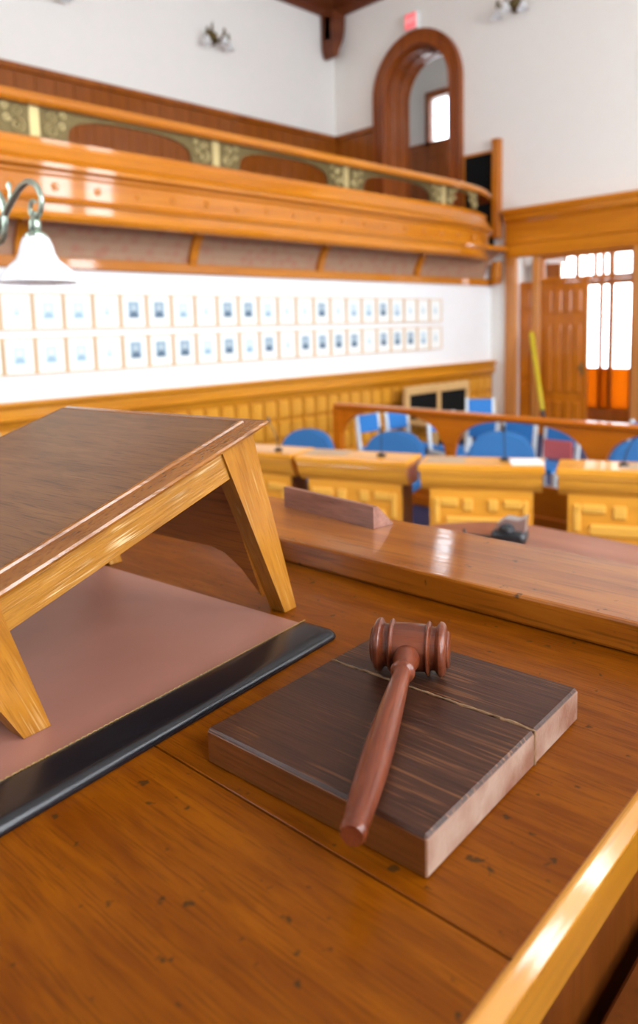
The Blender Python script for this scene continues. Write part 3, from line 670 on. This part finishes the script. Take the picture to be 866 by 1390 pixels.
# pale framed stacking chairs behind the rail
def make_stacker():
    t = thing('stacking_chair', '', 'chair')
    for s in (-1, 1):
        x = s*.165
        B().prism([(.20, 0), (.23, 0), (.21, .42), (.265, .83), (.235, .83), (.18, .44)], 'X', x-.016, x+.016).build('back_leg', 'frame', t)
        B().prism([(-.20, 0), (-.17, 0), (-.15, .40), (.19, .40), (.19, .44), (-.19, .44)], 'X', x-.016, x+.016).build('front_leg', 'frame', t)
    B().box(-.15, .15, -.2, .2, .43, .475, .015, 2).build('seat', 'bluelight', t)
    bk = B().box(-.15, .15, -.02, .015, .62, .81, .012, 2)
    for v in bk.bm.verts: v.co.y += .225+(v.co.z-.62)*.13
    bk.build('backrest', 'bluelight', t)
    B().box(-.15, .15, .195, .22, .2, .23).build('stretcher', 'frame', t)
    return t
proto = make_stacker()
ST = [(-5.11, 5.98, 88, 'pale framed blue chair just inside the end of the courtroom rail'), (-5.04, 6.38, 86, 'pale framed blue chair next to the one at the rail end'),
      (-4.10, 6.10, 3, 'pale framed blue chair behind the rail facing the desks, beside its twin'), (-3.70, 6.12, 2, 'pale framed blue chair beside the one holding red cloth'),
      (-3.27, 6.10, -3, 'pale framed blue chair with red cloth on its back'), (-4.52, 6.42, 70, 'pale framed blue chair half hidden behind the rail pier'),
      (-2.74, 6.62, -12, 'pale framed blue chair behind the rail next to the red cloth'), (-5.1, 7.85, 40, 'pale framed blue chair standing alone near the dark-backed settle'),
      (-1.95, 6.15, 0, 'pale framed blue chair draped with cream cloth')]
for i, (x, y, a, lab) in enumerate(ST):
    o = proto if i == 0 else copy_tree(proto)
    o.location = (x, y, 0); o.rotation_euler.z = math.radians(a); o['label'] = lab; o['group'] = 'pale framed chairs behind the rail'
rc = B().box(-.145, .145, -.01, .006, .50, .675, .004); 
o = rc.build('red_cloth', 'red'); o.location = (-3.27, 6.10+.180, 0); o.rotation_euler.z = math.radians(-3); tag(o, 'folded red cloth hung on a pale framed chair back', 'cloth')
cc = B().box(-.2, .1, .13, .17, .5, .86, .015, 2).box(-.2, .1, .13, .30, .845, .87, .008)
o = cc.build('cream_cloth', 'cream', None, True); o.location = (-1.95, 6.15, 0); tag(o, 'cream cloth draped over a chair back', 'cloth')

# settle along the left wall
s = thing('wooden_settle', 'pale wooden settle with two dark back panels against the wainscot', 'bench', (-6.42, 8.72, 0), 0)
B().box(-.03, .03, -.76, .76, .80, .92, .01).box(-.03, .03, -.76, -.68, 0, .80).box(-.03, .03, .68, .76, 0, .80).box(-.03, .03, -.04, .04, .4, .80).box(-.03, .03, -.68, .68, .40, .46).build('back_frame', 'oakpale', s)
for y0, y1 in ((-.68, -.04), (.04, .68)): B().box(-.015, .02, y0, y1, .46, .80, .008).build('back_panel', 'blackcloth', s)
B().box(.03, .50, -.76, .76, .40, .45, .01).build('seat', 'oakpale', s)
for y in (-.74, .68): B().box(.44, .50, y, y+.06, 0, .40).box(.03, .5, y, y+.06, .6, .64).box(.44, .5, y, y+.06, .44, .6).build('arm_frame', 'oakpale', s)

# ------------------------------------------------------------------ clerk's table and what stands on it
ct = thing('clerk_table', 'reddish brown table with rounded end in front of the bench', 'table', (0, 0, 0))
prof = [(-.2, 1.42), (1.2, 1.42), (1.2, 2.27), (-1.25, 2.29)] + [(-1.25+.32*math.cos(a), 1.93+.36*math.sin(a)) for a in [PI/2+PI/2*k/8 for k in range(1, 9)]] + [(-1.57, 1.42)]
B().prism(prof, 'Z', 1.01, 1.05).build('top', 'clerk', ct)
B().box(-1.45, 1.1, 1.45, 2.17, .0, 1.01).build('body', 'clerk', ct)
B().box(-1.47, 1.12, 1.43, 2.19, 0, .12, .01).build('plinth', 'clerk', ct)
dv = thing('desk_gadget', 'small rounded black and silver gadget on the reddish brown table', 'gadget', (-1.235, 2.06, 1.05), math.radians(20))
gb = B().box(-.055, .055, -.045, .045, 0, .045, .018, 3).build('body', 'black', dv, True)
B().prism([(-.045, .04), (.05, .04), (.055, .09), (.03, .078), (-.01, .082), (-.035, .065)], 'Y', -.025, .03).build('silver_top', 'steel', dv)
B().lathe([(.025, 0), (.023, .012), (.012, .02), (0, .022)], Matrix.Translation((-.005, -.03, .045)), 14).build('knob', 'black', dv, True)
B().tube([(-.05, 0, .012), (-.10, .01, .008), (-.145, .0, .012), (-.15, 0, .03)], .005, 6).build('cable', 'black', dv, True)

# ------------------------------------------------------------------ the judge's bench
struct(B().box(-3.2, 2.2, YB, 1.25, 0, .55).build('floor_dais', 'carpet'), 'carpeted dais under the bench')
ZD = 1.39
jb = thing('judge_bench', 'polished orange oak bench desktop with raised ledge along its front', 'desk', (-.2, .43, 0), math.radians(3.3))
B().box(-2.6, -.006, -.0892, .47, ZD-.045, ZD, .0005).build('plank', 'desk', jb)
B().box(-2.6, -.006, -.52, -.0910, ZD-.045, ZD, .0005).build('plank', 'desk', jb)
nose = [(-.0058, ZD-.044), (.004, ZD-.044), (.0062, ZD-.041), (.0062, ZD-.0095), (.0055, ZD-.0082), (-.0022, ZD-.0006), (-.0036, ZD), (-.0058, ZD)]
B().prism([(x, z) for x, z in nose], 'Y', -.52, .3475).build('nosing', 'edge', jb)
B().box(-2.62, 1.2, .348, .545, ZD+.001, ZD+.038, .004, 2).build('ledge', 'ledge', jb)
B().box(-2.6, 1.15, .352, .53, ZD-.04, ZD+.001).build('ledge_riser', 'bench', jb)
B().box(.0, 1.2, -.52, .36, ZD-.17, ZD-.13, .003).build('return_shelf', 'bench', jb)
B().box(-2.58, 1.15, .46, .52, .55, ZD-.04).build('front_panel', 'bench', jb)
for x in (-2.58, -.06): B().box(x, x+.045, -.48, .46, .55, ZD-.046).build('side_panel', 'bench', jb)
B().box(1.1, 1.15, -.48, .46, .55, ZD-.17).build('side_panel', 'bench', jb)

# nameplate
npz = ZD+.038
n = thing('nameplate', 'plain walnut wedge nameplate seen from behind on the bench ledge', 'nameplate', (-.883, .879, npz+.0004), math.radians(-3.5))
B().prism([(-.002, 0), (.045, 0), (.008, .036), (-.002, .036)], 'X', -.115, .115).build('wedge', 'plate', n)
# lamp
lp = thing('bench_lamp', 'bronze bench lamp with scrolled arm and white bell glass shade', 'lamp', (-2.5, .90, npz-.0385+.0385))
lp.location = (-2.395, .86, npz+.0004)
B().lathe([(.055, 0), (.055, .015), (.045, .03), (.03, .045), (.022, .08), (.018, .15), (.026, .2), (.018, .26), (.016, .5), (.024, .54), (.018, .6), (.015, .85), (.024, .88), (.02, .91), (0, .95)], None, 18).build('column', 'patina', lp, True)
for sg in (1, -1):
    path = smooth([(sg*(x+.09), 0, z-npz) for x, z in ((-.08, 1.985), (.0, 1.985), (.08, 2.0), (.177, 2.058), (.235, 2.095), (.287, 2.122), (.33, 2.14), (.378, 2.146), (.422, 2.130), (.447, 2.095), (.435, 2.062), (.402, 2.052), (.378, 2.07), (.388, 2.095), (.408, 2.092))])
    nn = len(path); am = B().tube(path, [.011-.006*k/nn for k in range(nn)], 10).build('arm', 'patina', lp, True)
    p2 = smooth([(sg*(x+.09), 0, z-npz) for x, z in ((.10, 2.13), (.13, 2.155), (.175, 2.15), (.21, 2.11), (.213, 2.06), (.19, 2.02), (.15, 2.01))])
    nn = len(p2); B().tube(p2, [.005+.004*math.sin(PI*k/nn) for k in range(nn)], 8).tube([(sg*.345, 0, 2.10-npz), (sg*.348, 0, 2.14-npz), (sg*.345, 0, 2.155-npz), (sg*.345, 0, 2.165-npz)], [.006, .004, .008, .003], 8).build('scroll', 'patina', am, True)
    cx = sg*.489
    B().lathe([(.004, 2.07-npz), (.007, 2.066-npz), (.005, 2.055-npz), (.012, 2.050-npz), (.0155, 2.044-npz), (.0155, 2.024-npz), (.013, 2.020-npz), (.020, 2.016-npz), (.029, 2.010-npz), (.030, 2.004-npz), (.026, 2.0-npz)], Matrix.Translation((cx, 0, 0)), 16).build('socket', 'patina', am, True)
    b = B(); seg = 40
    pr = [(.028, 2.006), (.034, 2.0), (.041, 1.982), (.046, 1.962), (.055, 1.945), (.072, 1.930), (.088, 1.915), (.096, 1.900), (.098, 1.888), (.094, 1.887), (.092, 1.900), (.084, 1.913), (.068, 1.927), (.051, 1.942), (.042, 1.960), (.037, 1.982), (.030, 1.998)]
    rings = []
    for r, z in pr:
        rings.append([b.bm.verts.new((cx + r*(1+.04*math.cos(8*2*PI*k/seg)*(r > .07))*math.cos(2*PI*k/seg), r*(1+.04*math.cos(8*2*PI*k/seg)*(r > .07))*math.sin(2*PI*k/seg), z-npz)) for k in range(seg)])
    for a, c in zip(rings, rings[1:]):
        for k in range(seg): b.bm.faces.new((a[k], a[(k+1) % seg], c[(k+1) % seg], c[k]))
    b.build('shade', 'milk', am, True)

# ------------------------------------------------------------------ desk pad
LA = math.radians(8.3); LO = (-.66, .43)
pd = thing('desk_pad', 'brown leather desk pad with black stitched side bar', 'desk pad', (LO[0], LO[1], ZD+.0004), LA)
b = B(); b.prism([(-.62, -.42), (.052, -.42), (.052, .153), (-.62, .168)], 'Z', .0, .003); b.build('pad', 'pad', pd)
# padded bar: domed section, rounded far end
def barmesh(inset, z):
    x0, x1, y0, y1, r = .046+inset, .102-inset, -.42+inset, .152-inset, .012
    return [(x0, y0, z), (x1, y0, z)] + [(x1-r+r*math.cos(a), y1-r+r*math.sin(a), z) for a in [PI/2*k/6 for k in range(7)]] + [(x0, y1, z)]
b = B(); rings = [[b.bm.verts.new(p) for p in barmesh(i, z)] for i, z in ((.001, 0), (0, .002), (.0003, .004), (.0013, .006), (.003, .008), (.0055, .0094), (.010, .0101), (.016, .0103))]
for a, c in zip(rings, rings[1:]):
    for k in range(len(a)): b.bm.faces.new((a[k], a[(k+1) % len(a)], c[(k+1) % len(a)], c[k]))
b.bm.faces.new(rings[-1]); b.bm.faces.new(rings[0][::-1])
br = b.build('side_bar', 'leather', pd, True)
b = B()
for k in range(96):
    y = -.415+.0059*k
    b.tube([(.0520, y, .0100), (.0516+.0004*(k % 2), y+.0022, .0108), (.0520, y+.0046, .0100)], .0006, 5)
o = b.build('stitching', 'thread', br); o['kind'] = 'stuff'

# ------------------------------------------------------------------ slanted lectern on the pad
le = thing('table_lectern', 'slanted oak table lectern with moulded top on splayed legs', 'lectern', (LO[0], LO[1], ZD+.0006), LA)
SL = math.atan(.306)
ZB = .247                                   # height of the board's underside at its back edge
Y0b = .143
def bp(y): return ZB + (y-Y0b)*.306          # underside height at local y
board_m = Matrix.Translation((0, Y0b, ZB)) @ Matrix.Rotation(SL, 4, 'X')
LB = .445
def ring(b, inset, z): return [b.bm.verts.new(board_m @ Vector(p)) for p in ((-.392+inset, -LB+inset, z), (.012-inset, -LB+inset, z), (.012-inset, -inset, z), (-.392+inset, -inset, z))]
b = B(); rs = [ring(b, i, z) for i, z in ((.004, 0), (.0005, .0015), (0, .004), (.0015, .0065), (.006, .0078), (.012, .0092), (.0205, .0112), (.0215, .0135), (.023, .0143), (.025, .0143), (.0262, .0135))]
for a, c in zip(rs, rs[1:]):
    for k in range(4): b.bm.faces.new((a[k], a[(k+1) % 4], c[(k+1) % 4], c[k]))
b.bm.faces.new(rs[0][::-1]); b.bm.faces.new(rs[-1])
b.build('moulded_edge', 'moulding', le, True)
b = B(); lo = ring(b, .0263, .010); hi = ring(b, .0263, .0140); 
for k in range(4): b.bm.faces.new((lo[k], lo[(k+1) % 4], hi[(k+1) % 4], hi[k]))
b.bm.faces.new(hi); b.bm.faces.new(lo[::-1])
b.build('board', 'board', le)
def tilted(pts, x0, x1, th, name, mat):
    c, s_ = math.cos(th), math.sin(th)          # points into the tilted frame, so the grain runs along the piece
    o = B().prism([(y*c + z*s_, -y*s_ + z*c) for y, z in pts], 'X', x0, x1).build(name, mat, le)
    o.rotation_euler.x = th
for x0 in (-.024, -.380):
    x1 = x0+.024
    tilted([(.072, bp(.072)), (.124, bp(.124)), (.197, .0), (.174, .0)], x0, x1, .365, 'back_leg', 'lleg')
    tilted([(-.258, bp(-.258)), (-.206, bp(-.206)), (-.163, .0034), (-.190, .0034)], x0, x1, .40, 'front_leg', 'lleg')
    tilted([(-.205, bp(-.205)), (.073, bp(.073)), (.087, bp(.073)-.036), (-.194, bp(-.205)-.036)], x0+.004, x1-.003, SL, 'side_rail', 'lrail')
ap = [(-.356 + .332*k/16, .022+.062*min(1, math.sin(PI*k/16)*2.2)**.6) for k in range(17)]
b = B(); b.prism(ap + [(-.024, .222), (-.356, .222)], 'Y', -.008, .008)
for v in b.bm.verts: v.co.y += .174 - (v.co.z/.222)*.085
b.build('apron', 'lapron', le)
b = B(); b.box(-.356, -.024, -.238, -.220, .06, .115); b.build('front_apron', 'lapron', le)

# ------------------------------------------------------------------ sounding block
sb = thing('sounding_block', 'dark worn wooden block with a pale groove under the gavel', 'block', (-.391, .473, ZD+.0004), math.radians(4.8))
HB = .0305
M['blocktop'] = wood('block_dark_oak', (.026, .0085, .0045, 1), (.052, .018, .009, 1), 'X', 40, 10, .42, .3, pores=.5, bump=.2, scratch=(380, (.22, .085, .03, 1), .5), crough=.22)
def endwood_sheen():
    m = wood('block_worn_sides_sheen', (.085, .024, .004, 1), (.17, .052, .010, 1), 'X', 34, 8, .38, .4, pores=.4, bump=.2, crough=.25)
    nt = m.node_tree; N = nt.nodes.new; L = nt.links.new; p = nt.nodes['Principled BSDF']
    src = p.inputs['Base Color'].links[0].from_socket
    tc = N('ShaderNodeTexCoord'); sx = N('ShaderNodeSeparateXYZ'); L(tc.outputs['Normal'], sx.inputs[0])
    rr = N('ShaderNodeMapRange'); rr.inputs[1].default_value = .6; rr.inputs[2].default_value = .9; L(sx.outputs['X'], rr.inputs[0])  # right face only: pale sheen put into the colour, mixed with worn end grain
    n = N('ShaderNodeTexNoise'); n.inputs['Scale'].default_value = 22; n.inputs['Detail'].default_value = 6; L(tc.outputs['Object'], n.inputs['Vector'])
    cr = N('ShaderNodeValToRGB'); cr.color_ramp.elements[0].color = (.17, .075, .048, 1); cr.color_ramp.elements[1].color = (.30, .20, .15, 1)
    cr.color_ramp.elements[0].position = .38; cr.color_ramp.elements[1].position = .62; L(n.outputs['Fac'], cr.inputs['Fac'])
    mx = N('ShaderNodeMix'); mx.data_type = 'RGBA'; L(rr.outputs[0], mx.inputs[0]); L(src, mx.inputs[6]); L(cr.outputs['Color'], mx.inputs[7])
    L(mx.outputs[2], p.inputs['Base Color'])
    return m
M['blockside'] = endwood_sheen()
W2, D2, SY = .108, .127, .0365
for nm, y0, y1 in (('front_board', -D2, SY-.0006), ('back_board', SY+.0006, D2)):
    o = B().box(-W2, W2, y0, y1, 0, HB-.0022, .0012).build(nm, 'blockside', sb)
    b = B(); b.box(-W2+.0003, W2-.0003, y0+.0003, y1-.0003, HB-.0045, HB, .0020)
    b.build('veneer', 'blocktop', o)
M['groove'] = plain('groove_filler', (.20, .11, .05), .7, var=.8, vscale=60, bump=.6, bscale=250)
b = B()
pts = [(-W2+.216*k/40, SY+random.uniform(-.0009, .0009), HB-.0004+random.uniform(-.0004, .0003)) for k in range(41)]
b.tube(pts, [.0011+random.uniform(-.0004, .0006) for _ in pts], 6).build('groove', 'groove', sb, True)
b = B(); pts = [(W2, SY+random.uniform(-.001, .001), HB*(1-k/10.)*.97+.0005) for k in range(11)]
b.tube(pts, [.0010+random.uniform(-.0003, .0005) for _ in pts], 6).build('groove', 'groove', sb, True)

# ------------------------------------------------------------------ gavel
HC = Vector((-.424, .530, ZD+HB+.0266)); HE = Vector((-.300, .314, ZD+HB+.0094))
gx = Vector((.061, .037, 0)).normalized()
gv = thing('gavel', 'reddish brown turned wooden gavel resting on the dark block', 'gavel', HC, math.atan2(gx.y, gx.x))
RX = Matrix.Rotation(PI/2, 4, 'Y')
hp = [(0, -.0375), (.0150, -.0372), (.0165, -.0360), (.0168, -.0345), (.0200, -.0340), (.0228, -.0325), (.0243, -.0305), (.0245, -.0282), (.0225, -.0262), (.0198, -.0245), (.0192, -.0218),
      (.0196, -.0200), (.0230, -.0192), (.0243, -.0178), (.0243, -.0168), (.0228, -.0155), (.0212, -.0148), (.0215, -.0075), (.0218, 0)]
hp = hp + [(r, -z) for r, z in hp[-2::-1]]
k = 1.03
B().lathe([(r*k, z) for r, z in hp], RX, 48).build('head', 'gavel', gv, True)
d = Matrix.Rotation(-math.atan2(gx.y, gx.x), 4, 'Z') @ (HE-HC); Lh = d.length; q = d.normalized().to_track_quat('Z', 'Y').to_matrix().to_4x4()
hprof = [(.0085, .012), (.0118, .020), (.0122, .026), (.0112, .032), (.0092, .040), (.0088, .043), (.0105, .0445), (.0112, .0465), (.0105, .0485), (.0085, .0500), (.0080, .053), (.0088, .075), (.0100, .105), (.0110, .135), (.0115, .160), (.0113, .185), (.0104, .210), (.0092, Lh-.016), (.0085, Lh-.010), (.0090, Lh-.0085), (.0090, Lh-.003), (.0075, Lh), (0, Lh)]
B().lathe(hprof, q, 28).build('handle', 'gavelh', gv, True)
